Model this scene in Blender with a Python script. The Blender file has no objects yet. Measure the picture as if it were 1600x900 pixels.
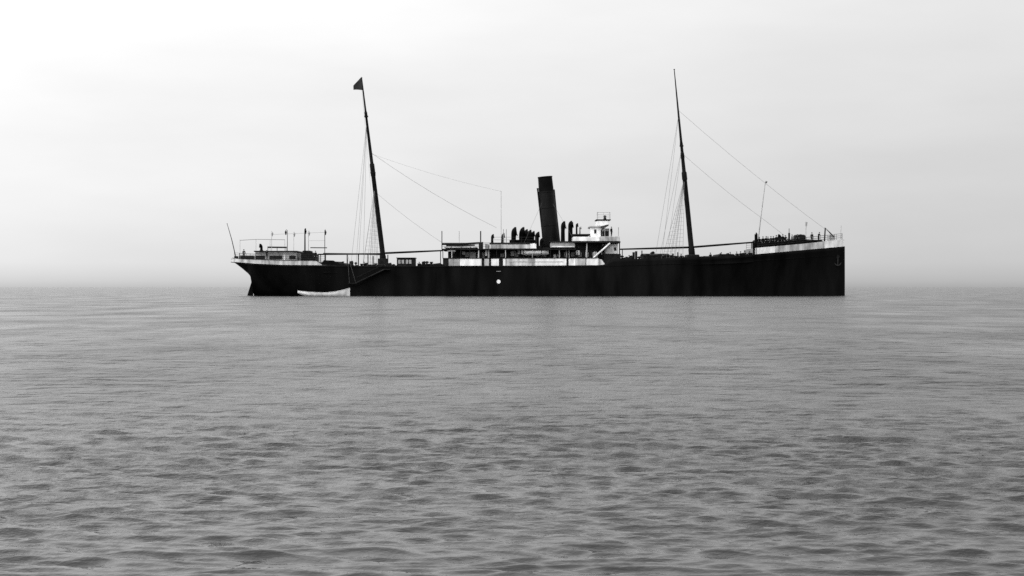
import bpy, bmesh, math, random
import numpy as np
from mathutils import Vector, Matrix
R = math.radians
rng = random.Random(7)
C = bpy.context.scene.collection
sc = bpy.context.scene

# ------------------------------------------------------------------ camera
F = 2400.0            # focal length in pixels of a 1600 px wide frame
D = 262.0             # distance to the centreline of the ship (105 m long)
H = 1.45              # eye height: photographer in a small boat
HOR = 448.7           # pixel row of the horizon
cam = bpy.data.cameras.new('camera')
cam.sensor_width = 36.0
cam.lens = 36.0 * F / 1600.0
cam.shift_y = (HOR - 450.0) / 1600.0
cam.clip_start = 0.1
cam.clip_end = 80000.0
camo = bpy.data.objects.new('camera', cam); C.objects.link(camo)
camo.location = (0, 0, H); camo.rotation_euler = (R(90), 0, 0)
sc.camera = camo

# ------------------------------------------------------------------ sky, sun, exposure
SUN_EL, SUN_AZ = 38.0, -115.0          # azimuth from the view direction, negative = left
w = bpy.data.worlds.new('World'); sc.world = w; w.use_nodes = True
nt = w.node_tree; nt.nodes.clear()
def wn(t): return nt.nodes.new(t)
out = wn('ShaderNodeOutputWorld'); bg = wn('ShaderNodeBackground'); bg.inputs[1].default_value = 0.1
sky = wn('ShaderNodeTexSky'); sky.sky_type = 'NISHITA'; sky.sun_disc = False
sky.sun_elevation = R(SUN_EL); sky.sun_rotation = R(SUN_AZ)
sky.air_density = 1.0; sky.dust_density = 4.0; sky.ozone_density = 1.0
bw = wn('ShaderNodeRGBToBW'); nt.links.new(sky.outputs[0], bw.inputs[0])
tc = wn('ShaderNodeTexCoord'); sep = wn('ShaderNodeSeparateXYZ'); nt.links.new(tc.outputs['Generated'], sep.inputs[0])
# overcast veil: grey cloud sheet, duller in the thick air over the horizon
ramp = wn('ShaderNodeValToRGB'); ramp.color_ramp.interpolation = 'LINEAR'
stops = [(0.0, 4.4), (0.004, 5.2), (0.009, 5.8), (0.016, 6.3), (0.03, 6.5), (0.065, 6.9), (0.11, 7.3), (0.185, 8.2), (0.5, 12.8), (1.0, 17.8)]
el = ramp.color_ramp.elements
while len(el) < len(stops): el.new(0.5)
for e, (p, v) in zip(el, stops):
    e.position = p; e.color = (v / 20, v / 20, v / 20, 1)
nt.links.new(sep.outputs['Z'], ramp.inputs[0])
# the sheet is thinner towards the sun: brighter on that side
dotn = wn('ShaderNodeVectorMath'); dotn.operation = 'DOT_PRODUCT'
sd = (math.sin(R(SUN_AZ)), math.cos(R(SUN_AZ)), 0.0)
dotn.inputs[1].default_value = sd; nt.links.new(tc.outputs['Generated'], dotn.inputs[0])
glow = wn('ShaderNodeMapRange'); glow.inputs[1].default_value = -0.66; glow.inputs[2].default_value = 1.0
glow.inputs[3].default_value = 0.95; glow.inputs[4].default_value = 2.15
nt.links.new(dotn.outputs['Value'], glow.inputs[0])
# faint cloud mottling
mp = wn('ShaderNodeMapping'); mp.inputs['Scale'].default_value = (3, 3, 12); nt.links.new(tc.outputs['Generated'], mp.inputs[0])
nz = wn('ShaderNodeTexNoise'); nz.inputs['Scale'].default_value = 1.6; nz.inputs['Detail'].default_value = 4; nt.links.new(mp.outputs[0], nz.inputs[0])
nzr = wn('ShaderNodeMapRange'); nzr.inputs[1].default_value = 0.3; nzr.inputs[2].default_value = 0.7; nzr.inputs[3].default_value = 0.95; nzr.inputs[4].default_value = 1.05
nt.links.new(nz.outputs[0], nzr.inputs[0])
def mul(a, b):
    m = wn('ShaderNodeMath'); m.operation = 'MULTIPLY'
    for k, s in enumerate((a, b)):
        if isinstance(s, float): m.inputs[k].default_value = s
        else: nt.links.new(s, m.inputs[k])
    return m.outputs[0]
veil = mul(mul(mul(ramp.outputs[0], 20.0), glow.outputs[0]), nzr.outputs[0])
mx = wn('ShaderNodeMix'); mx.data_type = 'FLOAT'; mx.inputs[0].default_value = 0.9
nt.links.new(bw.outputs[0], mx.inputs[2]); nt.links.new(veil, mx.inputs[3])
nt.links.new(mx.outputs[0], bg.inputs[0]); nt.links.new(bg.outputs[0], out.inputs[0])

sun = bpy.data.lights.new('sun', 'SUN'); sun.energy = 1.4; sun.angle = R(14); sun.color = (1, 1, 1)
suno = bpy.data.objects.new('sun', sun); C.objects.link(suno)
# hazy sun, high on the left behind the camera
to_sun = Vector((math.sin(R(SUN_AZ)) * math.cos(R(SUN_EL)), math.cos(R(SUN_AZ)) * math.cos(R(SUN_EL)), math.sin(R(SUN_EL))))
suno.rotation_euler = to_sun.to_track_quat('Z', 'Y').to_euler(); suno.location = (0, 0, 200)
sc.cycles.use_denoising = False
vs = sc.view_settings
vs.view_transform = 'Standard'; vs.look = 'None'; vs.gamma = 1; vs.exposure = 0.12; vs.use_curve_mapping = False

# ------------------------------------------------------------------ materials
def mat(name, v, rough=0.6, spec=0.3, var=0.15, scale=1.2, bump=0.0, bscale=8.0, stretch=(1, 1, 1)):
    m = bpy.data.materials.new(name); m.use_nodes = True
    n = m.node_tree; b = n.nodes['Principled BSDF']
    b.inputs['Roughness'].default_value = rough
    b.inputs['Specular IOR Level'].default_value = spec
    t = n.nodes.new('ShaderNodeTexCoord'); mpp = n.nodes.new('ShaderNodeMapping')
    mpp.inputs['Scale'].default_value = stretch
    n.links.new(t.outputs['Object'], mpp.inputs[0])
    z = n.nodes.new('ShaderNodeTexNoise'); z.inputs['Scale'].default_value = scale; z.inputs['Detail'].default_value = 6
    n.links.new(mpp.outputs[0], z.inputs[0])
    r = n.nodes.new('ShaderNodeValToRGB')
    r.color_ramp.elements[0].position = 0.3; r.color_ramp.elements[1].position = 0.7
    lo, hi = v * (1 - var), min(1, v * (1 + var))
    r.color_ramp.elements[0].color = (lo, lo, lo, 1); r.color_ramp.elements[1].color = (hi, hi, hi, 1)
    n.links.new(z.outputs[0], r.inputs[0]); n.links.new(r.outputs[0], b.inputs['Base Color'])
    if bump:
        z2 = n.nodes.new('ShaderNodeTexNoise'); z2.inputs['Scale'].default_value = bscale; z2.inputs['Detail'].default_value = 4
        n.links.new(mpp.outputs[0], z2.inputs[0])
        bp = n.nodes.new('ShaderNodeBump'); bp.inputs['Distance'].default_value = bump
        n.links.new(z2.outputs[0], bp.inputs['Height']); n.links.new(bp.outputs[0], b.inputs['Normal'])
    return m
M = {}
M['hull'] = mat('black_hull_paint', 0.0045, 0.6, 0.02, 0.6, 0.45, 0.01, 0.8, (1, 1, 0.22))
M['black'] = mat('black_paint', 0.003, 0.6, 0.03, 0.4)
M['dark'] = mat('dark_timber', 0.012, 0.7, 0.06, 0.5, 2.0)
M['mast'] = mat('dark_varnished_spar', 0.005, 0.6, 0.05, 0.4, 1.5)
M['rope'] = mat('hemp_rope', 0.09, 0.9, 0.1, 0.3)
M['rail'] = mat('dark_rail_iron', 0.02, 0.6, 0.08, 0.3)
M['white'] = mat('white_paint', 0.7, 0.5, 0.3, 0.3, 1.4, stretch=(1, 1, 0.4))
M['cream'] = mat('dull_white_paint', 0.42, 0.6, 0.3, 0.6, 1.1, stretch=(1, 1, 0.25))
M['grey'] = mat('grey_paint', 0.28, 0.6, 0.3, 0.3)
M['canvas'] = mat('grey_canvas', 0.2, 0.9, 0.05, 0.3, 2.0, 0.02, 3.0)
M['deck'] = mat('teak_deck', 0.2, 0.8, 0.2, 0.2, 3.0)
M['funnel'] = mat('dark_funnel_paint', 0.006, 0.5, 0.08, 0.6, 0.8, stretch=(1, 1, 0.3))
M['iron'] = mat('dark_iron', 0.007, 0.6, 0.06, 0.5, 2.0)
M['glass'] = mat('dark_glass', 0.004, 0.15, 0.4, 0.1)
M['cloth'] = mat('dark_wool_clothes', 0.007, 0.95, 0.05, 0.5, 6.0)
M['skin'] = mat('skin', 0.32, 0.6, 0.3, 0.1)
M['flag'] = mat('dark_bunting', 0.03, 0.9, 0.05, 0.3)

def water():
    m = bpy.data.materials.new('sea_water'); m.use_nodes = True
    n = m.node_tree; b = n.nodes['Principled BSDF']
    b.inputs['Base Color'].default_value = (0.004, 0.004, 0.004, 1)
    b.inputs['Roughness'].default_value = 0.08
    b.inputs['IOR'].default_value = 1.33
    t = n.nodes.new('ShaderNodeTexCoord')
    m1 = n.nodes.new('ShaderNodeMapping'); m1.inputs['Scale'].default_value = (0.8, 1.25, 1); m1.inputs['Rotation'].default_value = (0, 0, R(12))
    n.links.new(t.outputs['Object'], m1.inputs[0])
    a = n.nodes.new('ShaderNodeTexNoise'); a.inputs['Scale'].default_value = 1.5; a.inputs['Detail'].default_value = 5; a.inputs['Roughness'].default_value = 0.52
    n.links.new(m1.outputs[0], a.inputs[0])
    # cat's paws: the breeze ruffles the water unevenly
    m2 = n.nodes.new('ShaderNodeMapping'); m2.inputs['Scale'].default_value = (0.2, 0.1, 1)
    n.links.new(t.outputs['Object'], m2.inputs[0])
    c = n.nodes.new('ShaderNodeTexNoise'); c.inputs['Scale'].default_value = 1.0; c.inputs['Detail'].default_value = 9; c.inputs['Roughness'].default_value = 0.66
    n.links.new(m2.outputs[0], c.inputs[0])
    mr = n.nodes.new('ShaderNodeMapRange'); mr.inputs[1].default_value = 0.35; mr.inputs[2].default_value = 0.68
    mr.inputs[3].default_value = 0.25; mr.inputs[4].default_value = 1.5
    n.links.new(c.outputs[0], mr.inputs[0])
    mm = n.nodes.new('ShaderNodeMath'); mm.operation = 'MULTIPLY'
    n.links.new(a.outputs[0], mm.inputs[0]); n.links.new(mr.outputs[0], mm.inputs[1])
    # where the mesh is too coarse to carry the short ripples, the fine relief takes them over
    at = n.nodes.new('ShaderNodeAttribute'); at.attribute_name = 'ripple_left'
    pw = n.nodes.new('ShaderNodeMath'); pw.operation = 'POWER'; pw.inputs[1].default_value = 2.2; n.links.new(at.outputs['Fac'], pw.inputs[0])
    m3 = n.nodes.new('ShaderNodeMath'); m3.operation = 'MULTIPLY'
    n.links.new(mm.outputs[0], m3.inputs[0]); n.links.new(pw.outputs[0], m3.inputs[1]); mm = m3
    bp = n.nodes.new('ShaderNodeBump'); bp.inputs['Distance'].default_value = 0.34; bp.inputs['Strength'].default_value = 1.0
    # capillary ripples riding on the wavelets
    f = n.nodes.new('ShaderNodeTexNoise'); f.inputs['Scale'].default_value = 11.0; f.inputs['Detail'].default_value = 2; n.links.new(m1.outputs[0], f.inputs[0])
    bq = n.nodes.new('ShaderNodeBump'); bq.inputs['Distance'].default_value = 0.003
    n.links.new(f.outputs[0], bq.inputs['Height']); n.links.new(bq.outputs[0], bp.inputs['Normal'])
    ro = n.nodes.new('ShaderNodeMapRange'); ro.inputs[3].default_value = 0.02; ro.inputs[4].default_value = 0.27
    n.links.new(pw.outputs[0], ro.inputs[0])
    m4 = n.nodes.new('ShaderNodeMapRange'); m4.inputs[1].default_value = 0.25; m4.inputs[2].default_value = 1.5; m4.inputs[3].default_value = 0.45; m4.inputs[4].default_value = 1.35
    n.links.new(mr.outputs[0], m4.inputs[0])
    m5 = n.nodes.new('ShaderNodeMath'); m5.operation = 'MULTIPLY'
    n.links.new(ro.outputs[0], m5.inputs[0]); n.links.new(m4.outputs[0], m5.inputs[1]); n.links.new(m5.outputs[0], b.inputs['Roughness'])
    n.links.new(mm.outputs[0], bp.inputs['Height']); n.links.new(bp.outputs[0], b.inputs['Normal'])
    return m
M['water'] = water()

# ------------------------------------------------------------------ mesh helpers
class MB:
    def __init__(s): s.v = []; s.f = []; s.m = []; s.cur = 0
    def add(s, vs, fs):
        o = len(s.v); s.v += [tuple(p) for p in vs]
        for q in fs: s.f.append(tuple(i + o for i in q)); s.m.append(s.cur)
    def box(s, x0, x1, y0, y1, z0, z1, shear=0.0):
        vs = [(x + shear * (z - z0), y, z) for z in (z0, z1) for (x, y) in ((x0, y0), (x1, y0), (x1, y1), (x0, y1))]
        s.add(vs, [(3, 2, 1, 0), (4, 5, 6, 7), (0, 1, 5, 4), (1, 2, 6, 5), (2, 3, 7, 6), (3, 0, 4, 7)])
    def tube(s, pts, rad, n=8, cap=True):
        pts = [Vector(p) for p in pts]
        if not isinstance(rad, (list, tuple)): rad = [rad] * len(pts)
        vs = []; fs = []
        for i, p in enumerate(pts):
            d = (pts[min(i + 1, len(pts) - 1)] - pts[max(i - 1, 0)]).normalized()
            up = Vector((0, 1, 0)) if abs(d.y) < 0.9 else Vector((1, 0, 0))
            a = d.cross(up).normalized(); b = d.cross(a)
            for k in range(n):
                t = 2 * math.pi * k / n
                vs.append(p + rad[i] * (math.cos(t) * a + math.sin(t) * b))
        for i in range(len(pts) - 1):
            for k in range(n):
                fs.append((i * n + k, i * n + (k + 1) % n, (i + 1) * n + (k + 1) % n, (i + 1) * n + k))
        if cap:
            fs.append(tuple(range(n))[::-1]); fs.append(tuple((len(pts) - 1) * n + k for k in range(n)))
        s.add(vs, fs)
    def grid(s, rows, close=False):
        n = len(rows[0]); vs = [p for r in rows for p in r]; fs = []
        for i in range(len(rows) - 1):
            for k in range(n - (0 if close else 1)):
                fs.append((i * n + k, i * n + (k + 1) % n, (i + 1) * n + (k + 1) % n, (i + 1) * n + k))
        s.add(vs, fs)
    def build(s, name, m, parent=None, loc=(0, 0, 0), smooth=False, bevel=0.0):
        me = bpy.data.meshes.new(name); me.from_pydata(s.v, [], s.f)
        ms = m if isinstance(m, (list, tuple)) else [m]
        for q in ms: me.materials.append(M[q])
        if len(ms) > 1: me.polygons.foreach_set('material_index', s.m)
        bm = bmesh.new(); bm.from_mesh(me); bmesh.ops.recalc_face_normals(bm, faces=bm.faces)
        if bevel: bmesh.ops.bevel(bm, geom=bm.edges[:], offset=bevel, segments=1, affect='EDGES', clamp_overlap=True)
        bm.to_mesh(me); bm.free()
        if smooth: me.polygons.foreach_set('use_smooth', [True] * len(me.polygons))
        o = bpy.data.objects.new(name, me); C.objects.link(o); o.location = loc
        if parent: o.parent = parent
        return o
def tag(o, label=None, cat=None, group=None, kind=None):
    for k, v in (('label', label), ('category', cat), ('group', group), ('kind', kind)):
        if v: o[k] = v
    return o
def empty(name, loc, rz=0.0):
    o = bpy.data.objects.new(name, None); C.objects.link(o); o.location = loc; o.rotation_euler = (0, 0, rz)
    o.empty_display_size = 0.3
    return o

# ------------------------------------------------------------------ the sea: one sheet, finer near the viewer
def make_sea():
    ang = np.concatenate([np.linspace(-180, -34, 60)[:-1], np.linspace(-34, -24, 26)[:-1], np.linspace(-24, 24, 860), np.linspace(24, 34, 26)[1:], np.linspace(34, 180, 60)[1:-1]])
    ang = np.radians(ang); nc = len(ang)
    r = [0.8]
    while r[-1] < 5.6: r.append(r[-1] * 1.03)
    while r[-1] < 18: r.append(r[-1] * 1.0026)
    while r[-1] < 60: r.append(r[-1] * 1.0042)
    while r[-1] < 420: r.append(r[-1] * 1.0062)
    while r[-1] < 30000: r.append(r[-1] * 1.12)
    r = np.array(r); nr = len(r)
    X = np.outer(r, np.sin(ang)); Y = np.outer(r, np.cos(ang)); Z = np.zeros_like(X)
    dx = np.zeros_like(X); dy = np.zeros_like(X)
    cell = np.interp(r, [5.6, 5.7, 16, 20, 55, 65], [0.03, 0.0026, 0.0026, 0.0042, 0.0042, 0.0062])[:, None] * r[:, None]
    g = np.random.RandomState(3)
    nw = 110
    lam = np.exp(np.linspace(math.log(0.05), math.log(1.6), nw))
    # patches of ruffled and smoother water
    patch = np.zeros_like(X)
    for k in range(8):
        kx, ky = g.normal(0, 0.10), g.normal(0, 0.3); patch += np.sin(kx * X + ky * Y + g.uniform(0, 6.28))
    patch = 1.0 + 0.07 * patch
    have = np.zeros(nr); tot = 0.0
    for i in range(nw):
        L = lam[i] * g.uniform(0.93, 1.07)
        th = R(-100) + g.normal(0, 0.36)
        k = 2 * math.pi / L; kx, ky = k * math.cos(th), k * math.sin(th)
        slope = 0.066 * (1.0 if L < 0.15 else (0.15 / L) ** 0.95) * min(1, (L / 0.09) ** 1.5)
        a = slope / k
        att = np.clip((L / cell - 2.5) / 2.0, 0, 1)
        have += (slope * att[:, 0]) ** 2; tot += slope ** 2; att = att * patch
        ph = kx * X + ky * Y + g.uniform(0, 6.2832)
        s_, c_ = np.sin(ph), np.cos(ph)
        Z += a * att * s_
        dx += 0.8 * a * att * c_ * math.cos(th); dy += 0.8 * a * att * c_ * math.sin(th)
    left = 0.03 + 0.97 * np.sqrt(np.clip(1 - have / tot, 0, 1))
    fade = np.clip((r - 0.8) / 1.5, 0, 1)[:, None]
    X = X + dx * fade; Y = Y + dy * fade; Z = Z * fade
    co = np.stack([X, Y, Z], -1).reshape(-1, 3)
    co = np.vstack([co, [[0, 0, 0]]])
    i = np.arange(nr - 1)[:, None] * nc; j = np.arange(nc)[None, :]; j2 = (j + 1) % nc
    q = np.stack([i + j, i + j2, i + nc + j2, i + nc + j], -1).reshape(-1, 4)[:, ::-1]
    tri = np.stack([np.full(nc, len(co) - 1), (np.arange(nc) + 1) % nc, np.arange(nc)], -1)
    me = bpy.data.meshes.new('sea')
    nq, ntri = len(q), len(tri)
    me.vertices.add(len(co)); me.vertices.foreach_set('co', co.astype(np.float32).ravel())
    me.loops.add(nq * 4 + ntri * 3); me.loops.foreach_set('vertex_index', np.concatenate([q.ravel(), tri.ravel()]).astype(np.int32))
    me.polygons.add(nq + ntri)
    me.polygons.foreach_set('loop_start', np.concatenate([np.arange(nq) * 4, nq * 4 + np.arange(ntri) * 3]).astype(np.int32))
    me.polygons.foreach_set('use_smooth', np.ones(nq + ntri, bool))
    at = me.attributes.new('ripple_left', 'FLOAT', 'POINT')
    at.data.foreach_set('value', np.append(np.repeat(left, nc), 1.0).astype(np.float32))
    me.update(calc_edges=True); me.materials.append(M['water'])
    o = bpy.data.objects.new('sea', me); C.objects.link(o)
    return tag(o, 'grey rippled sea under the ship', None, None, 'structure')
make_sea()

# ------------------------------------------------------------------ the steamship
XC = (840 - 800) * D / F
ship = empty('steamship', (XC, D, 0))
tag(ship, 'long black steamship with white deck bands, one tall funnel and two raked masts', 'ship')
def P(px, py, dy=0.0):                       # a pixel at a given depth -> ship coordinates
    Y = D + dy
    return Vector(((px - 800) * Y / F - XC, dy, H + (HOR - py) * Y / F))
def PX(px, dy=0.0): return P(px, 450, dy).x
def PZ(py, dy=0.0): return P(800, py, dy).z
BM = 6.3
XS, XB = PX(361), PX(1319)
def bdeck(x):
    a = PX(480)
    if x < a: return BM * math.sqrt(max(0, 1 - ((a - x) / (a - XS)) ** 2.3))
    c = PX(1100)
    if x > c: return BM * max(0, 1 - ((x - c) / (XB - c)) ** 2.0)
    return BM
def bwl(x):
    a, e = PX(600), PX(398)
    if x < a: return BM * max(0, 1 - (min(1, (a - x) / (a - e))) ** 1.9)
    c = PX(1010)
    if x > c: return BM * max(0, 1 - ((x - c) / (XB - c)) ** 1.45)
    return BM
def interp(tab, x):
    if x <= tab[0][0]: return tab[0][1]
    for (a, b), (c, d) in zip(tab, tab[1:]):
        if x <= c: return b + (d - b) * (x - a) / (c - a)
    return tab[-1][1]
BLACK = [(355, 408.5), (362, 409), (400, 412), (440, 413.8), (504, 414.5), (600, 415.5), (700, 415.2), (850, 415), (935, 414.3), (944, 413.5), (957, 405.5), (1080, 402), (1150, 399.5), (1180, 397.3), (1319, 385), (1330, 384.5)]
def near_px(x): b = bdeck(x); return 800 + (x + XC) * F / (D - b)
def line_z(tab, x):
    b = bdeck(x); return H + (HOR - interp(tab, near_px(x))) * (D - b) / F
def near_x(px):                              # x of the near deck edge seen at a pixel column
    x = PX(px)
    for _ in range(8): x = PX(px, -bdeck(x))
    return x
XW = {k: near_x(p) for k, p in dict(poop=504, mid0=692, mid1=942, fc=1178).items()}
def deck_drop(x):
    if XW['poop'] < x < XW['mid0'] or XW['mid1'] < x < XW['fc']: return 1.15
    return 0.03
PT = [(363, 403.6), (380, 405), (440, 407), (494, 407.5), (505, 409)]
FT = [(1179, 387.6), (1250, 381.3), (1318, 374)]
def deck_z(x):
    if x >= XW['fc']: return line_z(FT, x) - .06
    if x <= XW['poop']: return line_z(PT, x) - .06
    return line_z(BLACK, x) - deck_drop(x)
CTR = [(361, 404.5), (364, 408), (371, 413), (381, 421), (391, 430), (394.5, 436), (396, 446), (397.5, 463), (398, 480)]
def zbot(x):
    px = 800 + (x + XC) * F / D
    return max(-2.0, PZ(interp(CTR, px))) if px < 398 else -2.0
def stations():
    s = set()
    n = 150
    for i in range(n + 1): s.add(round(XS + 0.02 + (XB - 0.02 - XS - 0.02) * i / n, 4))
    for i in range(24): s.add(round(XS + 0.02 + 5.0 * (i / 23) ** 1.6, 4)); s.add(round(XB - 0.02 - 6.0 * (i / 23) ** 1.6, 4))
    for k in XW.values(): s.add(round(k - 0.01, 4)); s.add(round(k + 0.01, 4))
    return sorted(s)
ST = stations()
def section(x, nz=14):
    zt, zb = line_z(BLACK, x), zbot(x)
    zb = min(zb, zt - 0.05)
    bd, bl = max(bdeck(x), 0.03), bwl(x)
    u = (x - XS) / (XB - XS)
    out = []
    z0 = max(zb, 0.0)
    p = 0.55 if u < 0.25 else (1.0 if u < 0.6 else 1.35)
    if u < 0.25: p = 0.42 + 0.58 * u / 0.25
    if zb < 0: out.append((max(bl, 0.12), zb))
    for i in range(nz + 1):
        t = i / nz; z = z0 + (zt - z0) * t
        b = bl + (bd - bl) * t ** p
        out.append((max(b, 0.10 if i else (0.12 if zb < 0 else 0.02)), z))
    while len(out) < nz + 2: out.insert(0, (0.01, zb - 0.001))
    return out
mb = MB(); rows = []
for x in ST:
    s = section(x); zt = s[-1][1]; bi = max(s[-1][0] - 0.13, 0.03); zd = min(deck_z(x), zt) - 0.12
    half = [(b, z) for b, z in s] + [(bi, zt), (bi, zd)]
    rows.append([(x, -b, z) for b, z in half[::-1]] + [(x, b, z) for b, z in half])
mb.grid(rows)
for e in (rows[0], rows[-1]): mb.add(e, [tuple(range(len(e)))])
hull = mb.build('hull', 'hull', ship)
me = hull.data; me.polygons.foreach_set('use_smooth', [len(p.vertices) == 4 for p in me.polygons])
# decks with their breaks, and stem bar
mb = MB(); rows = []
for x in ST:
    b = max(bdeck(x) - 0.14, 0.02); z = deck_z(x)
    rows.append([(x, -b, z), (x, 0, z + 0.06 * b / BM), (x, b, z), (x, b, z - 0.1), (x, 0, z - 0.1), (x, -b, z - 0.1)])
mb.grid(rows, close=True); mb.build('deck', 'deck', ship)
mb = MB(); mb.tube([(XB + 0.02, 0, -1.8), (XB + 0.04, 0, 3), (XB + 0.03, 0, line_z(BLACK, XB))], 0.09, 8); mb.build('stem_bar', 'hull', ship)
# rubbing strake along the side
for sgn in (-1, 1):
    mb = MB(); rows = []
    for x in [q for q in ST if XS + 2 < q < XB - 0.3]:
        zt = line_z(BLACK, x) if near_px(x) < 935 else line_z([(355, 408.5), (362, 409), (400, 412), (440, 413.8), (504, 414.5), (600, 415.5), (935, 414.3), (1180, 405.5), (1319, 396)], x) 
        zz = zt - 0.22
        s = section(x); b = interp([(z, bb) for bb, z in s], zz)
        rows.append([(x, sgn * (b - 0.02), zz + .06), (x, sgn * (b + 0.05), zz + .05), (x, sgn * (b + 0.05), zz - .05), (x, sgn * (b - 0.02), zz - .06)])
    mb.grid(rows, close=True)
    mb.build('rubbing_strake', 'hull', ship)
# rudder and stern post
mb = MB()
mb.grid([[P(393.6, 438, -0.12), P(386.5, 461, -0.12), P(386, 468, -0.12), P(394.2, 468, -0.12), P(395, 438, -0.12)],
         [P(393.6, 438, 0.12), P(386.5, 461, 0.12), P(386, 468, 0.12), P(394.2, 468, 0.12), P(395, 438, 0.12)]], close=True)
mb.add([P(x, y, d) for d in (-0.12, 0.12) for x, y in ((393.6, 438), (386.5, 461), (386, 468), (394.2, 468), (395, 438))], [(0, 1, 2, 3, 4), (9, 8, 7, 6, 5)])
rud = mb.build('rudder', 'hull', ship)
mb = MB(); mb.tube([P(394.6, 428), P(394.3, 470)], 0.14, 8); mb.build('rudder_stock', 'hull', rud)

# ---- white bulwarks
def bulwark(name, m, pxa, pxb, top, bot, off=0.0, thick=0.1, cap=None):
    xs = [near_x(pxa)] + [q for q in ST if near_x(pxa) + .05 < q < near_x(pxb) - .05] + [near_x(pxb)]
    for sgn in (-1, 1):
        mb = MB(); rows = []
        for x in xs:
            b = max(bdeck(x) + off, 0.06); bi = max(b - thick, 0.01); z1 = line_z(top, x); z0 = line_z(bot, x) + 0.003
            rows.append([(x, sgn * b, z0), (x, sgn * b, z1), (x, sgn * bi, z1), (x, sgn * bi, z0)])
        mb.grid(rows, close=True)
        mb.add(rows[0], [(0, 1, 2, 3)]); mb.add(rows[-1], [(3, 2, 1, 0)])
        o = mb.build(name, m, ship)
        if cap:
            mb = MB(); rows = []
            for x in xs:
                b = max(bdeck(x) + off + 0.05, 0.12); bi = max(b - thick - 0.12, 0.01); z1 = line_z(top, x) + 0.004
                rows.append([(x, sgn * b, z1), (x, sgn * b, z1 + .09), (x, sgn * bi, z1 + .09), (x, sgn * bi, z1)])
            mb.grid(rows, close=True); mb.add(rows[0], [(0, 1, 2, 3)]); mb.add(rows[-1], [(3, 2, 1, 0)])
            mb.build('bulwark_rail', cap, o)
bulwark('bulwark', 'cream', 363, 503, [(363, 403.5), (380, 405), (440, 407), (494, 407.5), (503, 413)], BLACK, cap='rail')
bulwark('bulwark', 'white', 1179, 1211, FT, BLACK); bulwark('bulwark', 'cream', 1211.2, 1288, FT, BLACK); bulwark('bulwark', 'white', 1288.2, 1318, FT, BLACK)
# midship white bulwark in separate plates between dark gaps (freeing ports and gangway doors)
MT = [(690, 404.2), (942, 403.6)]
for a, b_, m in ((701, 708, 'grey'), (708.4, 718, 'grey'), (718.4, 752.5, 'white'), (757, 764, 'cream'), (767.5, 779.5, 'white'), (786, 790, 'white'), (791, 836, 'cream'), (836.3, 885, 'white'), (888.6, 899, 'white'), (899.3, 915, 'cream'), (916.2, 935, 'white')):
    bulwark('bulwark_plate', m, a, b_, MT, BLACK)
for a, b_ in ((692, 700.7), (752.8, 756.7), (764.3, 767.2), (779.8, 785.7), (885.3, 888.3)):
    bulwark('gangway_door', 'dark', a, b_, MT, BLACK, off=-0.05)
for sgn in (-1, 1):
    mb = MB(); xs = [q for q in ST if XW['mid0'] <= q <= XW['mid1'] - 1]
    mb.grid([[(x, sgn * (BM + .06), line_z(MT, x) + .004), (x, sgn * (BM + .06), line_z(MT, x) + .13), (x, sgn * (BM - .2), line_z(MT, x) + .13), (x, sgn * (BM - .2), line_z(MT, x) + .004)] for x in xs], close=True)
    mb.build('bulwark_rail', 'dark', ship)
# thin dark line through the middle of the plates (handrail battens)
mb = MB()
xs = [q for q in ST if near_x(791) <= q <= near_x(884)]
mb.grid([[(x, -(BM + .03), PZ(409, -BM) - .05), (x, -(BM + .03), PZ(409, -BM) + .05), (x, -BM, PZ(409, -BM) + .05), (x, -BM, PZ(409, -BM) - .05)] for x in xs], close=True)
mb.build('batten', 'grey', ship)

# ---- railings
def railing(pts, h, nrail=3, step=1.5, r=0.022, m='rail', name='railing'):
    mb = MB(); pts = [Vector(p) for p in pts]
    for k in range(1, nrail + 1):
        mb.tube([p + Vector((0, 0, h * k / nrail)) for p in pts], r, 5)
    for a, b in zip(pts, pts[1:]):
        n = max(1, int((b - a).length / step))
        for i in range(n + 1):
            p = a.lerp(b, i / n); mb.tube([p - Vector((0, 0, .02)), p + Vector((0, 0, h + .03))], r * 1.2, 5)
    return mb.build(name, m, ship)
def edge(pxa, pxb, tab, inset=0.06, sgn=-1, n=14):
    xa, xb = near_x(pxa), near_x(pxb)
    return [Vector((x, sgn * max(0.05, bdeck(x) - inset), line_z(tab, x) + .02)) for x in [xa + (xb - xa) * i / n for i in range(n + 1)]]
for sgn in (-1, 1):
    railing(edge(366, 494, PT, sgn=sgn), 0.95, 3)
    railing(edge(1182, 1316, FT, sgn=sgn), 1.0, 3)

# ---- masts
def mast(base, top, steps, name='mast'):
    b, t = Vector(base), Vector(top); mb = MB()
    pts, rs = [], []
    for f, r in steps: pts.append(b.lerp(t, f)); rs.append(r)
    mb.tube(pts, rs, 12)
    return mb.build(name, 'mast', ship, smooth=True)
def on(b, t, py): return b.lerp(t, (PZ(py) - b.z) / (t.z - b.z))
MB0, MB1 = P(600.5, 418), P(565, 122)
mm = mast(MB0, MB1, [(0, .5), (.06, .5), (.065, .44), (.48, .36), (.485, .42), (.545, .40), (.55, .29), (.79, .20), (.795, .26), (.82, .24), (.825, .17), (1, .10)])
FB0, FB1 = P(1082.5, 412), P(1053.5, 109)
fm = mast(FB0, FB1, [(0, .55), (.075, .55), (.08, .46), (.43, .38), (.435, .45), (.47, .44), (.475, .33), (.54, .29), (.545, .34), (.57, .31), (.575, .26), (.61, .24), (.615, .28), (.63, .22), (1, .07)])
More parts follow.
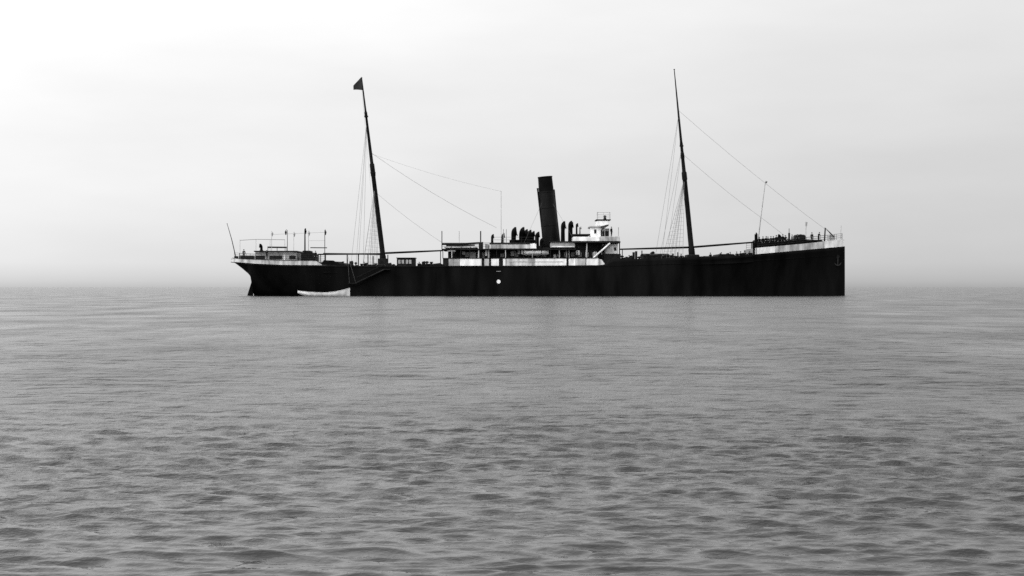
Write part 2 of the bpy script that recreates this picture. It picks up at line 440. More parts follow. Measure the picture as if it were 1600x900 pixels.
for (m_, b, t, pys) in ((mm, MB0, MB1, (182, 270)), (fm, FB0, FB1, (228, 245, 279))):
    for py in pys:
        c = on(b, t, py); q = MB(); q.tube([c - Vector((0, 0, .12)), c + Vector((0, 0, .12))], [.46 if py > 250 else .34] * 2, 10); q.build('mast_band', 'iron', m_)
    c = on(b, t, 400); q = MB(); q.box(c.x - .8, c.x + .8, -.9, .9, PZ(415), PZ(404)); q.build('mast_house', 'dark', m_, bevel=.05)
    q = MB(); q.tube([t, t + Vector((0, 0, .12))], .13, 8); q.build('truck', 'mast', m_)
# cargo booms lying fore and aft, with crutches at their ends
def boom(a, b, r0=.17, r1=.12):
    q = MB(); a, b = Vector(a), Vector(b); q.tube([a, a.lerp(b, .4), b], [r0, r0, r1], 8); o = q.build('cargo_boom', 'mast', ship, smooth=True)
    q = MB(); c = a.lerp(b, .96); q.tube([(c.x, c.y, deck_z(c.x)), (c.x, c.y, c.z - .1)], .07, 6); q.build('boom_crutch', 'iron', o)
boom(P(602, 395.5), P(692, 391.5)); boom(P(1084, 386), P(1178, 378.5)); boom(P(1078, 386.5), P(968, 389.5))
boom(P(598, 396.5, -1.2), P(497, 397.5, -1.2), .13, .12); boom(P(598, 397.5, 1.4), P(505, 396, 1.4), .12, .1)
# ---- standing rigging
def wire(name, a, b, r=0.03, sag=0.0, par=ship):
    a, b = Vector(a), Vector(b); q = MB()
    q.tube([a.lerp(b, i / 6) - Vector((0, 0, sag * 4 * (i / 6) * (1 - i / 6))) for i in range(7)], r, 5); return q.build(name, 'rope', par)
def rail_pt(px, sgn): 
    x = near_x(px); return Vector((x, sgn * (bdeck(x) - .1), line_z(BLACK, x) - .05))
wire('stay', on(MB0, MB1, 238), P(776, 356), .022, .6); wire('stay', on(MB0, MB1, 300), P(692, 380), .018, .3)
wire('stay', on(FB0, FB1, 172), P(1300, 366), .018, .5); wire('stay', on(FB0, FB1, 240), P(1196, 345), .018, .3)
wire('stay', on(MB0, MB1, 240), P(783, 299), .012, .4)
wire('stay', P(1196, 345), P(1236, 376), .02)
for sgn in (-1, 1):
    for px, py in ((567, 292), (574, 292), (581, 292), (588, 292)): wire('shroud', on(MB0, MB1, py), rail_pt(px, sgn), .034 if px == 567 else .022)
    for px, py in ((556, 190), (548, 190)): wire('backstay', on(MB0, MB1, py), rail_pt(px, sgn), .02)
    for px, py in ((1046, 278), (1053, 278), (1060, 278), (1067, 278)): wire('shroud', on(FB0, FB1, py), rail_pt(px, sgn), .024)
    for px, py in ((1034, 180), (1041, 232)): wire('backstay', on(FB0, FB1, py), rail_pt(px, sgn), .02)
for sgn in (-1, 1):            # ratlines tie the shrouds together
    q = MB()
    for k in range(1, 14):
        f = k / 20
        a = rail_pt(567, sgn).lerp(on(MB0, MB1, 292), f); b = rail_pt(588, sgn).lerp(on(MB0, MB1, 292), f); q.tube([a, b], .012, 4)
        a = rail_pt(1046, sgn).lerp(on(FB0, FB1, 278), f); b = rail_pt(1067, sgn).lerp(on(FB0, FB1, 278), f); q.tube([a, b], .012, 4)
    tag(q.build('ratlines', 'rope', ship), kind='stuff')
# halyard beside the flag
wire('halyard', on(MB0, MB1, 124) + Vector((-.15, 0, 0)), P(590, 412), .012)

# ---- funnel
FT0, FT1 = P(861.5, 386), P(851.5, 276)
ax = (FT1 - FT0)
def fpt(f): return FT0 + ax * f
q = MB(); pts = []; rs = []
for f, r in ((0, 1.47), (.2, 1.44), (.77, 1.33), (.772, 1.40), (.79, 1.40)):
    pts.append(fpt(f)); rs.append(r)
q.tube(pts, rs, 28)
fun = q.build('funnel', 'funnel', ship)
q = MB(); q.tube([fpt(.785), fpt(.985), fpt(.985), fpt(1.0), fpt(.999), fpt(.6)], [1.28, 1.21, 1.26, 1.26, 1.13, 1.12], 28, cap=False); q.build('funnel_top', 'black', fun)
q = MB(); q.tube([P(850, 386, -.4), P(840.5, 300, -.4), P(840, 294, -.4)], [.13, .13, .16], 8); q.build('steam_pipe', 'iron', fun)
q = MB(); q.tube([P(875.5, 386, .3), P(869.2, 330, .2), P(866, 296, .2)], [.1, .1, .1], 8); q.build('waste_pipe', 'iron', fun)
q = MB(); q.tube([fpt(-.02), fpt(.06)], [1.75, 1.7], 28); q.build('funnel_casing', 'funnel', fun)
for f in (.3, .55): 
    q = MB(); q.tube([fpt(f), fpt(f + .008)], [1.44 - .1 * f + .06] * 2, 28); q.build('funnel_band', 'funnel', fun)
for px, dy in ((815, -5), (905, -5), (815, 5), (905, 5)): wire('funnel_guy', fpt(.77), P(px, 388, dy), .016)

# ---- midship deckhouses
def house(name, pxa, pxb, pya, pyb, hy, m, shear=0, bevel=.03, par=ship):
    q = MB(); a, b = PX(pxa, -hy), PX(pxb, -hy); q.box(a, b, -hy, hy, PZ(pyb, -hy), PZ(pya, -hy), shear); return q.build(name, m, par, bevel=bevel)
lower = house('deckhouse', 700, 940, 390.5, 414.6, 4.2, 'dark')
for px in range(708, 936, 11):
    if rng.random() < .2: continue
    q = MB(); x = PX(px, -4.2); q.box(x - .28, x + .28, -4.24, -4.198, PZ(401, -4.2), PZ(394.5, -4.2)); wdw = q.build('window', 'grey', lower)
    q = MB(); q.box(x - .2, x + .2, -4.26, -4.238, PZ(400.2, -4.2), PZ(395.3, -4.2)); q.build('pane', 'glass', wdw)
for a, b in ((754, 757), (865, 869)):
    q = MB(); q.box(PX(a, -4.2), PX(b, -4.2), -4.25, -4.198, PZ(412, -4.2), PZ(394, -4.2)); q.build('door', 'cream', lower)
bd = house('boat_deck', 690, 900, 388.6, 390.4, BM - .1, 'dark', bevel=.02)
fascia = house('deck_edge', 694, 745, 385.6, 387.2, BM - .35, 'cream', bevel=.01)
# pale lockers, doors and grey canvas along the shaded promenade
for a, b_, ya, yb, dy, m_ in ((733, 744, 393.5, 402, 4.6, 'canvas'), (746, 748, 392, 403, 5.0, 'grey'), (762.5, 764.5, 389, 403, 5.6, 'cream'), (722, 727, 393, 398, 4.9, 'canvas'), (699, 712, 390.8, 393, 5.9, 'cream'), (798, 806, 392.5, 400, 4.7, 'canvas'), (809, 813, 391, 397, 5.0, 'grey'), (884.5, 886, 390.8, 403.5, 5.4, 'grey'), (888.5, 890, 390.8, 403.5, 5.2, 'cream'), (900, 906, 391.5, 398.5, 5.2, 'cream'), (708, 714, 396, 402, 4.7, 'iron'), (864, 872, 392, 397, 4.6, 'iron'), (773, 790, 391, 396, 4.5, 'iron')):
    house('promenade_locker', a, b_, ya, yb + (14 - (yb - 400)) if yb > 401 else yb, dy, m_, bevel=.05)
# stanchions under the boat deck
def stanchion(px, pya, pyb, dy, r=.07, m='dark', name='stanchion'):
    q = MB(); q.tube([P(px, pyb, dy), P(px, pya, dy)], r, 6); return q.build(name, m, ship)
for i, px in enumerate(range(692, 944, 14)):
    for s in (-1, 1): stanchion(px, 390.3, 404, s * (BM - .25), .06, 'cream' if i % 3 == 1 else 'dark')
# after end of the boat deck: dark rail with rolled awning
q = MB(); q.tube([P(690, 381.6, -BM + .3), P(720, 381.4, -BM + .3), P(748, 379.6, -BM + .3)], .16, 8); q.build('rolled_awning', 'dark', ship)
q = MB(); q.tube([P(697, 383.6, -BM + 1), P(722, 383.8, -BM + 1), P(742, 383, -BM + 1)], .13, 8); q.build('rolled_awning', 'dark', ship)
for sgn in (-1, 1):
    railing([P(691, 388.4, sgn * (BM - .3)), P(765, 388.4, sgn * (BM - .3))], .95, 3, 1.4)
for px, a in ((690.5, 361), (751, 361), (754, 378)): stanchion(px, a, 389, -BM + .4, .1 if px > 750 else .07, 'rail')
house('locker', 748, 753, 378.2, 404, 5.2, 'dark'); house('locker', 758, 763, 381, 400, 5.4, 'cream')
# upper house with white weather cloth
house('weather_cloth', 766, 828, 382.4, 388.3, BM - .3, 'cream', bevel=.02); house('weather_cloth', 828.3, 838, 380.9, 388.3, BM - .3, 'white', bevel=.02); house('house_side', 767, 828, 380.75, 382.35, BM - .5, 'canvas', bevel=.01)
house('house_top', 765, 832, 379, 380.7, BM - .35, 'dark', bevel=.02)
q = MB(); q.box(PX(812, -5.9), PX(838, -5.9), -6.04, -5.95, PZ(387.5, -5.9), PZ(383.5, -5.9)); 
mbh = house('engine_casing', 842, 896, 386.5, 390, 3.6, 'dark')
casing = house('skylight_house', 860, 898.5, 378.6, 387, 4.4, 'grey', bevel=.04)
house('skylight_trim', 862, 898.3, 384.6, 386.2, 4.45, 'white', par=casing)
house('skylight_roof', 858, 899, 376.8, 378.5, 4.6, 'dark', par=casing)
house('deck_box', 836.5, 846, 384, 389, 4.6, 'iron')
railing([P(768, 379, -5.5), P(838, 379, -5.5)], .9, 2, 2.2)

# ---- cowl ventilators
def cowl(px, pytop, pybase, dy, r=.28, face=1, m='black', bell=1.75, lean=0.0):
    b = P(px, pybase, dy); t = P(px, pytop, dy); h = t.z - b.z
    R0 = r; hb = r * bell
    pts = [(0, 0, 0), (lean * .5, 0, max(.1, h - hb * 2.2))]; rs = [R0 * 1.1, R0]
    for k in range(1, 6):
        a = k / 5 * 1.45; rad = r * 1.1
        pts.append((lean + face * rad * (1 - math.cos(a)), 0, h - hb * 2.2 + hb * 1.15 * math.sin(a) + .05)); rs.append(R0 + (hb - R0) * (k / 5) ** 1.5)
    pts.append((pts[-1][0] + face * .12, 0, pts[-1][2] + .01)); rs.append(hb)
    pts2 = [pts[-1], (pts[-1][0] - face * .22, 0, pts[-1][2] - .04)]
    q = MB(); q.tube(pts, rs, 12, cap=False); q.tube(pts2, [hb * .93, hb * .5], 12)
    o = q.build('cowl_ventilator', m, ship, loc=b, smooth=True)
    q = MB(); q.tube([(0, 0, 0), (0, 0, .12)], r * 1.5, 12); q.build('collar', 'iron', o)
    return o
cowl(769, 366, 380, -2, .2, 1, bell=1.9); cowl(785.5, 364.5, 380, -2.5, .22, 1, bell=1.9)
cowl(802.5, 354.5, 380, -3, .4, 1, bell=2.0); cowl(803.5, 356, 380, 3, .3, 1); cowl(815, 354.5, 380, -2.4, .42, 1, bell=1.8)
cowl(821, 358, 380, 2.5, .34, 1); cowl(826, 359, 380, -3, .42, 1); cowl(832, 361, 380, 2, .3, 1)
cowl(839, 362, 390, -3.2, .34, 1, bell=1.5); cowl(845.5, 372, 390, -3.5, .26, 1, bell=1.4)
cowl(879.5, 345.5, 378, -2.6, .33, 1, bell=2.1); cowl(890.5, 345, 378, -2.9, .3, 1, bell=1.9); cowl(892, 347, 378, 2.6, .3, 1)
cowl(901, 349, 377, -1.5, .15, 1, bell=2.2); cowl(906, 354, 377, 2.0, .14, 1, 'grey')
# lumps of gear along the top of the house
for a, b_, y in ((796, 836, 374.5), (811, 833, 363.5)):
    house('skylight', a, b_, y, 379, 2.4 if y > 372 else 1.8, 'black', bevel=.12)
stanchion(783, 298, 379, 0, .04, 'grey', 'signal_pole'); stanchion(786.5, 358, 379, -3, .05, 'grey'); stanchion(791, 358, 379, -3, .05, 'grey')
stanchion(717.5, 361, 389, 2, .05, 'grey', 'davit_post'); 

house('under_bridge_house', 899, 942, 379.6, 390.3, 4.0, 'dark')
# ---- navigating bridge
brd = house('bridge_deck', 897, 969.5, 376.9, 379.4, BM - .2, 'dark', bevel=.02)
house('bridge_dodger', 895.5, 937, 370, 376.7, BM - .25, 'white', bevel=.03, par=brd)
house('bridge_dodger', 937.4, 968.5, 369.5, 376.7, BM - .3, 'cream', bevel=.03, par=brd)
house('dodger_roof', 895, 922, 365.5, 367.6, BM - .5, 'dark', par=brd)
for px in (896.5, 908, 921): 
    q = MB(); q.tube([P(px, 371, -5.5), P(px, 366, -5.5)], .06, 6); q.build('post', 'dark', brd)
house('locker', 903, 912, 366.6, 369.9, 5.0, 'iron', par=brd)
wh = house('wheelhouse', 922.5, 938.5, 355.6, 372, 2.6, 'white', bevel=.04)
house('wheelhouse_roof', 921, 947, 353, 355.4, 2.9, 'grey', par=wh)
q = MB(); q.box(PX(928.4, -2.6), PX(931.7, -2.6), -2.66, -2.58, PZ(365, -2.6), PZ(358.6, -2.6)); wf = q.build('window', 'glass', wh)
q = MB(); q.box(PX(928, -2.6), PX(932.1, -2.6), -2.69, -2.63, PZ(365.7, -2.6), PZ(365.1, -2.6)); q.build('sill', 'white', wf)
# chart house behind with dark front and grey awning
ch = house('chart_house', 941, 952, 357, 370, 2.2, 'grey', bevel=.04)
house('panel', 941.5, 951, 361, 369, 2.25, 'dark', par=ch)
q = MB(); q.grid([[P(px, py, s * 3.4) for px, py in ((939, 354), (947, 351.2), (955, 350), (962, 351.5), (966.5, 356), (967, 358), (962, 353.5), (955, 352), (947, 353), (939, 355.6))] for s in (-1, 1)], close=True)
aw = q.build('bridge_awning', 'grey', ship)
for px in (945, 966.3):
    for s in (-1, 1):
        q = MB(); q.tube([P(px, 371, s * 3.2), P(px, 355, s * 3.2)], .045, 6); q.build('awning_post', 'grey', aw)
# monkey island: upper platform, compass and rails
ui = house('upper_platform', 931.5, 954.5, 342.6, 344, 2.4, 'dark', bevel=.02)
house('weather_cloth', 933, 951, 345, 352.8, 2.3, 'white', par=ui)
for sgn in (-1, 1): railing([P(933, 342.6, 2.3 * sgn), P(953.5, 342.6, 2.3 * sgn)], 1.15, 3, .9, .025, 'grey')
q = MB(); q.tube([P(945, 343), P(945, 339.5), P(945, 338.2), P(945, 336.5)], [.3, .22, .32, .1], 10); q.build('compass_stand', 'dark', ui)
for px in (934, 952): stanchion(px, 331, 343, -2.2, .03, 'grey')
# under the bridge: posts, stair and fore side
for px in (899, 917, 941, 968): 
    for s in (-1, 1): stanchion(px, 379.4, 404, s * 5.6, .09, 'cream' if px == 917 else 'dark')
front = house('bridge_front_house', 946, 965.5, 381, 396.5, 5.0, 'cream', bevel=.03)
house('panel', 953, 959, 383, 389, 5.03, 'white', par=front)
house('panel', 959.5, 963, 386.5, 391.8, 5.04, 'dark', par=front)
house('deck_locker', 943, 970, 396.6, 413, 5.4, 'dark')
# companion stair: two stringers and treads, white
st = MB()
a, b = P(926, 404, -5.7), P(953, 380, -5.7)
for dy in (-.4, .4):
    u = Vector((0, dy, 0)); st.tube([a + u, b + u], .13, 6)
sto = st.build('stair', 'white', ship)
for k in range(1, 13):
    c = a.lerp(b, k / 13); q = MB(); q.box(c.x - .14, c.x + .14, c.y - .38, c.y + .38, c.z - .03, c.z + .03); q.build('tread', 'cream', sto)
house('ventilator_box', 927, 934, 393, 405, 5.2, 'cream', bevel=.2); q = None
# bulwark gussets at the break
for sgn in (-1, 1):
    q = MB(); y0, y1 = sgn * (BM - .12), sgn * (BM - .02)
    q.grid([[P(px, py, -BM).x * Vector((1, 0, 0)) + Vector((0, y, PZ(py, -BM))) for px, py in ((934.5, 404.5), (940, 405.5), (946, 413.6), (934.5, 414.6))] for y in (y0, y1)], close=True)
    for y in (y0, y1): q.add([P(px, py, -BM).x * Vector((1, 0, 0)) + Vector((0, y, PZ(py, -BM))) for px, py in ((934.5, 404.5), (940, 405.5), (946, 413.6), (934.5, 414.6))], [(0, 1, 2, 3)])
    q.build('bulwark_gusset', 'cream', ship)

# ---- winches, hatches and gear in the well decks
def winch(px, dy, s=1.0, w=1.6):
    x = PX(px, dy); z = deck_z(x)
    q = MB(); q.box(-w * .5 * s, w * .5 * s, -.8 * s, .8 * s, 0, .12)
    for k in (-1, 1):
        q.box(-w * .55 * s, w * .55 * s, k * .75 * s - .07, k * .75 * s + .07, 0, .35 * s); q.tube([(0, k * .75 * s - .06, .75 * s), (0, k * .75 * s + .06, .75 * s)], .5 * s, 14)
        q.box(-.4 * s, .4 * s, k * .75 * s - .06, k * .75 * s + .06, .3 * s, 1.0 * s)
    o = q.build('winch', 'iron', ship, loc=(x, dy, z))
    q = MB(); q.tube([(0, -1.25 * s, .75 * s), (0, -1.0 * s, .75 * s), (0, -.85 * s, .75 * s), (0, .85 * s, .75 * s), (0, 1.0 * s, .75 * s), (0, 1.25 * s, .75 * s)], [.36 * s, .22 * s, .32 * s, .32 * s, .22 * s, .36 * s], 14); q.build('drum', 'iron', o)
    q = MB(); q.tube([(.7 * s, .5 * s, .3), (.7 * s, .5 * s, 1.25 * s)], .2 * s, 10); q.build('cylinder', 'iron', o)
    return o
for px, dy in ((551, -2.4), (566, 2), (589, -2.6), (612, -2.2), (671, -2.4), (666, 2.2), (1035, -2.2), (1061, 2.2), (1092, -2.4), (1133, -2.6), (1070, -3)): winch(px, dy, 1.25 if px in (671, 666, 1133) else 1.05)
def hatch(pxa, pxb, hy, h, m='canvas'):
    a, b = PX(pxa), PX(pxb); z = deck_z((a + b) / 2)
    q = MB(); q.box(a, b, -hy, hy, z - .02, z + h); o = q.build('hatch_coaming', 'dark', ship, bevel=.03)
    q = MB(); n = 9
    q.grid([[(a - .06, -hy - .06, z + h - .2)] + [(a - .06 + (b - a + .12) * 0, y, z + h + .02 + .28 * math.cos(y / hy * 1.5)) for y in [(-hy - .06) + (2 * hy + .12) * i / n for i in range(n + 1)]] + [(a - .06, hy + .06, z + h - .2)],
            [(b + .06, -hy - .06, z + h - .2)] + [(b + .06, y, z + h + .02 + .28 * math.cos(y / hy * 1.5)) for y in [(-hy - .06) + (2 * hy + .12) * i / n for i in range(n + 1)]] + [(b + .06, hy + .06, z + h - .2)]])
    q.build('tarpaulin', m, o)
hatch(514, 546, 2.6, 1.2, 'dark'); hatch(1003, 1043, 2.8, 1.75, 'dark'); hatch(1100, 1122, 2.6, 1.05, 'dark')
# slatted deck house by the mainmast
dh = house('winch_house', 620, 648, 403.6, 424, 1.8, 'dark', bevel=.05)
for px in (624, 629.5, 636, 641): 
    q = MB(); x = PX(px, -1.8); q.box(x - .2, x + .2, -1.86, -1.795, PZ(412, -1.8), PZ(406, -1.8)); q.build('louvre', 'grey', dh)
house('winch_house_roof', 619, 649, 402.4, 403.5, 1.95, 'black', par=dh)
# break of the poop: sloping dark bulwark and lockers
for sgn in (-1, 1):
    q = MB(); y0, y1 = sgn * (BM - .14), sgn * (BM - .02)
    tab = ((500, 413.8), (506, 406.5), (521, 407), (529, 411.5), (534, 414.6))
    for y in (y0, y1): q.add([Vector((P(px, py, -BM).x, y, PZ(py, -BM))) for px, py in tab], [(0, 1, 2, 3, 4)])
    q.grid([[Vector((P(px, py, -BM).x, y, PZ(py, -BM))) for px, py in tab] for y in (y0, y1)], close=True)
    q.build('bulwark_gusset', 'hull', ship)
for px, a, dy in ((542.5, 396, -5.9), (560, 398, -4), (575, 398, -4), (583, 400, -4.6), (594, 397, -3), (606, 398, -3), (990, 394, -4.4), (994, 392.5, -4.8), (1003, 391.5, -5), (1019, 393, -2), (1051, 396, -5.5), (1059, 394, -5.5)):
    q = MB(); x = PX(px, dy); q.tube([(x, dy, deck_z(x)), (x, dy, PZ(a, dy))], .09 if px not in (990, 994) else .2, 8); o = q.build('bollard_post' if px in (990, 994) else 'stanchion', 'dark' if px != 583 else 'rail', ship)
for a, b_, y, dy in ((530, 537, 410.5, 5), (571, 600, 413.2, 5.2), (652, 662, 412.6, 5), (676, 690, 411.8, 5), (975, 988, 402, 5.4), (1044, 1076, 401.5, 5), (1074, 1093, 397.6, 2.2), (1123, 1147, 396.8, 4.0), (1149, 1162, 398.6, 3.6), (1163, 1175, 397.4, 3.2), (1046, 1058, 399.6, 3.5)):
    house('deck_locker', a, b_, y, interp(BLACK, (a + b_) / 2) + 9, dy, 'iron', bevel=.12)
q = MB(); q.tube([P(1016, 396), P(1021, 394.6), P(1023, 395.4)], [.12, .25, .1], 8); q.tube([P(1019.5, 408), P(1019.5, 395)], .05, 6); q.build('lamp_standard', 'dark', ship)

# mushroom ventilators, fairleads and bollards along both well decks
for k, (px, py) in enumerate(((531, 409), (536, 408.5), (549, 408), (556, 409.5), (565, 412), (572, 411), (579, 413), (587, 411.5), (609, 411), (615, 412.5), (655, 411.5), (662, 408.5), (667, 408), (674, 409), (684, 411.5),
        (972, 399), (979, 401), (986, 399.5), (999, 400.5), (1012, 396.8), (1031, 397), (1040, 397.5), (1049, 398.5), (1058, 400), (1067, 399.5), (1097, 400.5), (1108, 401.3), (1117, 400), (1126, 395.5), (1137, 395.8), (1146, 397), (1153, 396.5), (1160, 395.5), (1168, 396.4), (1174, 395))):
    dy = -3.2 - 1.6 * rng.random(); x = PX(px, dy); z0 = deck_z(x) - .05; z1 = PZ(py, dy); r_ = rng.uniform(.16, .34)
    q = MB()
    if k % 3 == 0: q.tube([(x, dy, z0), (x, dy, z1 - .3), (x, dy, z1 - .3), (x, dy, z1 - .1), (x, dy, z1)], [r_ * .6, r_ * .6, r_ * 1.3, r_ * 1.2, r_ * .4], 10); nm = 'mushroom_ventilator'
    elif k % 3 == 1: q.tube([(x, dy, z0), (x, dy, z1 - .15), (x, dy, z1 - .15), (x, dy, z1)], [r_ * .8, r_ * .75, r_ * 1.1, r_], 10); nm = 'bollard'
    else: q.box(x - r_ * 1.5, x + r_ * 1.5, dy - .3, dy + .3, z0, z1 - .1); q.tube([(x - r_ * 1.2, dy, z1 - .12), (x + r_ * 1.2, dy, z1 - .02)], .1, 7); nm = 'rope_rack'
    q.build(nm, 'iron', ship)
# ---- poop
ph = house('poop_house', 398, 463, 395.6, 413.5, 3.2, 'grey', bevel=.04)
house('poop_house_roof', 396.5, 464, 391.8, 393.4, 3.7, 'dark', bevel=.02, par=ph)
house('fascia', 398.5, 462, 393.5, 395.5, 3.3, 'cream', par=ph)
for a, b_ in ((399, 414), (421, 441), (452, 462)):
    q = MB(); q.box(PX(a, -3.2), PX(b_, -3.2), -3.26, -3.195, PZ(405, -3.2), PZ(399.4, -3.2)); q.build('shutter', 'dark', ph)
q = MB(); q.box(PX(443.5, -3.2), PX(446.5, -3.2), -3.27, -3.195, PZ(408, -3.2), PZ(397, -3.2)); q.build('door', 'cream', ph)
q = MB(); q.tube([P(418, 386.3, -3), P(448, 386.6, -3)], .13, 8); rb = q.build('rolled_awning', 'dark', ship)
for px in (418.5, 433, 447): stanchion(px, 386.3, 392, -3, .05, 'rail')
sk = house('steering_gear_house', 470, 489, 394.5, 413, 2.4, 'iron', bevel=.1)
house('steering_gear_roof', 472, 485, 391.5, 394.4, 1.8, 'iron', bevel=.25, par=sk)
house('poop_locker', 373, 395, 399.5, 412, 1.6, 'dark', bevel=.1); house('poop_locker', 366, 371, 400, 409.5, .5, 'dark', bevel=.08)
house('poop_locker', 488, 491.5, 396, 413, 3.0, 'iron', bevel=.1)
cowl(408.5, 381, 392, 0, .22, -1, bell=1.6)
# awning stanchions and davit heads over the poop
def davit(px, pyt, pyb, dy, face=1, r=.06, m='rail', block=True):
    b, t = P(px, pyb, dy), P(px, pyt, dy); q = MB()
    q.tube([b, b.lerp(t, .7), t + Vector((0, 0, -.1)), t + Vector((face * .12, -.25, 0)), t + Vector((face * .18, -.55, -.12))], [r * 1.3, r * 1.1, r, r, r * .9], 7)
    o = q.build('davit', m, ship)
    if block:
        e = t + Vector((face * .18, -.55, -.15)); q = MB(); q.tube([e, e + Vector((0, 0, -.25)), e + Vector((0, 0, -.75))], [.05, .19, .07], 8); q.build('block', m, o)
    return o
davit(424.5, 361, 392, -3.2, 1, .03, 'grey'); davit(449, 359, 392, -3.4, -1, .045, 'rail'); davit(476.5, 357.5, 395, -3.4, 1, .1, 'black'); davit(482, 360.5, 395, 3.2, 1, .04, 'grey'); davit(507.5, 359, 414, -5, 1, .05, 'rail'); davit(459, 362, 395, 3.2, 1, .025, 'grey')
q = MB(); q.tube([P(485, 387, -3.4), P(511, 387.2, -3.4)], .08, 6); q.build('awning_spar', 'rail', ship)
q = MB(); q.tube([P(375, 375.5, -2), P(400, 374, -2), P(445, 374.6, -2)], .035, 6); q.build('awning_ridge_wire', 'rope', ship)
for px in (375, 400, 422, 445): stanchion(px, 374.2, 405, -2, .03, 'grey')
wire('awning_wire', P(423, 366.5, -3.2), P(509, 363, -3.4), .018); wire('awning_wire', P(482, 376, -3.4), P(507, 376, -4), .015)
q = MB(); q.tube([P(369, 404), P(362, 374), P(355, 350)], [.08, .065, .04], 8); es = q.build('ensign_staff', 'rail', ship)
q = MB(); q.tube([P(355, 350), P(354.8, 349)], [.09, .05], 8); q.build('truck', 'rail', es)

# ---- forecastle
wl = house('windlass_housing', 1243, 1259, 366.5, 384, 1.2, 'iron', bevel=.2)
q = MB(); q.tube([P(1251, 371, -2.2), P(1251, 371, -1.7), P(1251, 371, 1.7), P(1251, 371, 2.2)], [.55, .42, .42, .55], 14); q.build('drum', 'iron', wl)
davit(1182.5, 364.5, 396, -5, -1, .13, 'black', False); stanchion(1181, 366, 402, -5.4, .22, 'black'); stanchion(1178, 380, 400, -5.7, .18, 'black')
q = MB(); q.tube([P(1184, 380), P(1190, 330), P(1196, 284)], [.11, .08, .05], 8); q.build('light_derrick', 'grey', ship)
q = MB(); q.tube([P(1196, 284), P(1198.5, 285)], [.12, .2], 8); q.build('derrick_block', 'rope', ship)
stanchion(1233, 357, 384, -2, .05, 'rail'); stanchion(1233, 364, 384, -2, .16, 'black')
for a, b_, y, dy in ((1185, 1203, 373.5, 3.4), (1204, 1212, 375.5, 3.4), (1213, 1228, 371, 3.0), (1229, 1244, 374, 2.8), (1258, 1286, 374.5, 1.6)):
    house('forecastle_locker', a, b_, y, interp(BLACK, (a + b_) / 2), dy, 'black', bevel=.2)
cowl(1219, 366, 377, -2.2, .24, -1, bell=1.8)
q = MB(); q.tube([P(1259, 378, -1), P(1259.5, 352, -1), P(1260.5, 347, -1)], [.05, .05, .05], 6); q.tube([P(1259.5, 353, -1), P(1259.8, 347, -1)], [.16, .2], 8); q.build('bell_post', 'grey', ship)
q = MB(); a = P(1288, 380, -.6); q.tube([P(1288, 380, -.6), P(1289.5, 356, -.6), P(1297, 364, -.6), P(1303, 370, -.6)], [.14, .12, .11, .09], 8); q.build('anchor_crane', 'rail', ship)
q = MB(); q.tube([P(1313, 374), P(1314.5, 352)], [.05, .03], 6); q.build('jackstaff', 'grey', ship)
house('capstan_base', 1296, 1304, 366.5, 377, .5, 'grey', bevel=.1)
# anchor stowed under the hawse
x = near_x(1309); s_ = section(x); za = PZ(406, -1); ba = interp([(z, b) for b, z in s_], za)
q = MB()
q.tube([(0, -.12, .5), (0, -.14, -.9)], .1, 8); q.tube([(-.6, -.14, -.45), (-.35, -.15, -.85), (0, -.16, -1.0), (.35, -.15, -.85), (.6, -.14, -.45)], [.05, .1, .13, .1, .05], 8); q.tube([(0, -.6, .35), (0, .1, .35)], .06, 6)
q.build('anchor', 'rail', ship, loc=(x, -ba, za))
q = MB(); q.tube([(x, -ba + .1, za + .55), (x, -ba - .12, za + .55)], .34, 14); q.build('hawse_pipe', 'iron', ship)
# pale round discharge lid in the side
x = near_x(779); zz = PZ(440, -BM)
q = MB(); q.tube([(x, -BM + .05, zz), (x, -BM - .06, zz)], .32, 18); dl = q.build('discharge_lid', 'white', ship)
q = MB(); q.tube([(x, -BM + .05, zz), (x, -BM - .03, zz)], .42, 18); q.build('lid_rim', 'rail', dl)
q = MB(); q.tube([(x - .35, -BM - .03, zz + 1.7), (x + .35, -BM - .03, zz + 1.7)], .05, 6); q.build('lid_hood', 'grey', ship)

# ---- accommodation ladder, with platform, davit and falls
a, b = P(601, 421, -BM - .5), P(557, 442, -BM - .5)
q = MB()
for dy in (-.35, .35):
    u = Vector((0, dy, 0)); q.tube([a + u, b + u], .1, 6); q.tube([a + u + Vector((0, 0, .9)), b + u + Vector((0, 0, .9))], .03, 5)
lad = q.build('accommodation_ladder', 'dark', ship)
for k in range(1, 22):
    c = a.lerp(b, k / 22); q = MB(); q.box(c.x - .13, c.x + .13, c.y - .33, c.y + .33, c.z - .025, c.z + .025); q.build('tread', 'dark', lad)
q = MB(); c = P(551, 442.5, -BM - .5); q.box(c.x - .75, c.x + .75, c.y - .5, c.y + .48, c.z - .08, c.z + .04); q.build('landing', 'dark', lad)
q = MB(); c = a; q.box(c.x - .1, c.x + .9, c.y - .5, -BM + .02, c.z - .06, c.z + .04); q.build('landing', 'dark', lad)
for px in (546, 556): wire('fall', P(542.8, 397, -6.3), P(px, 442.5, -BM - .5), .02, 0, lad)

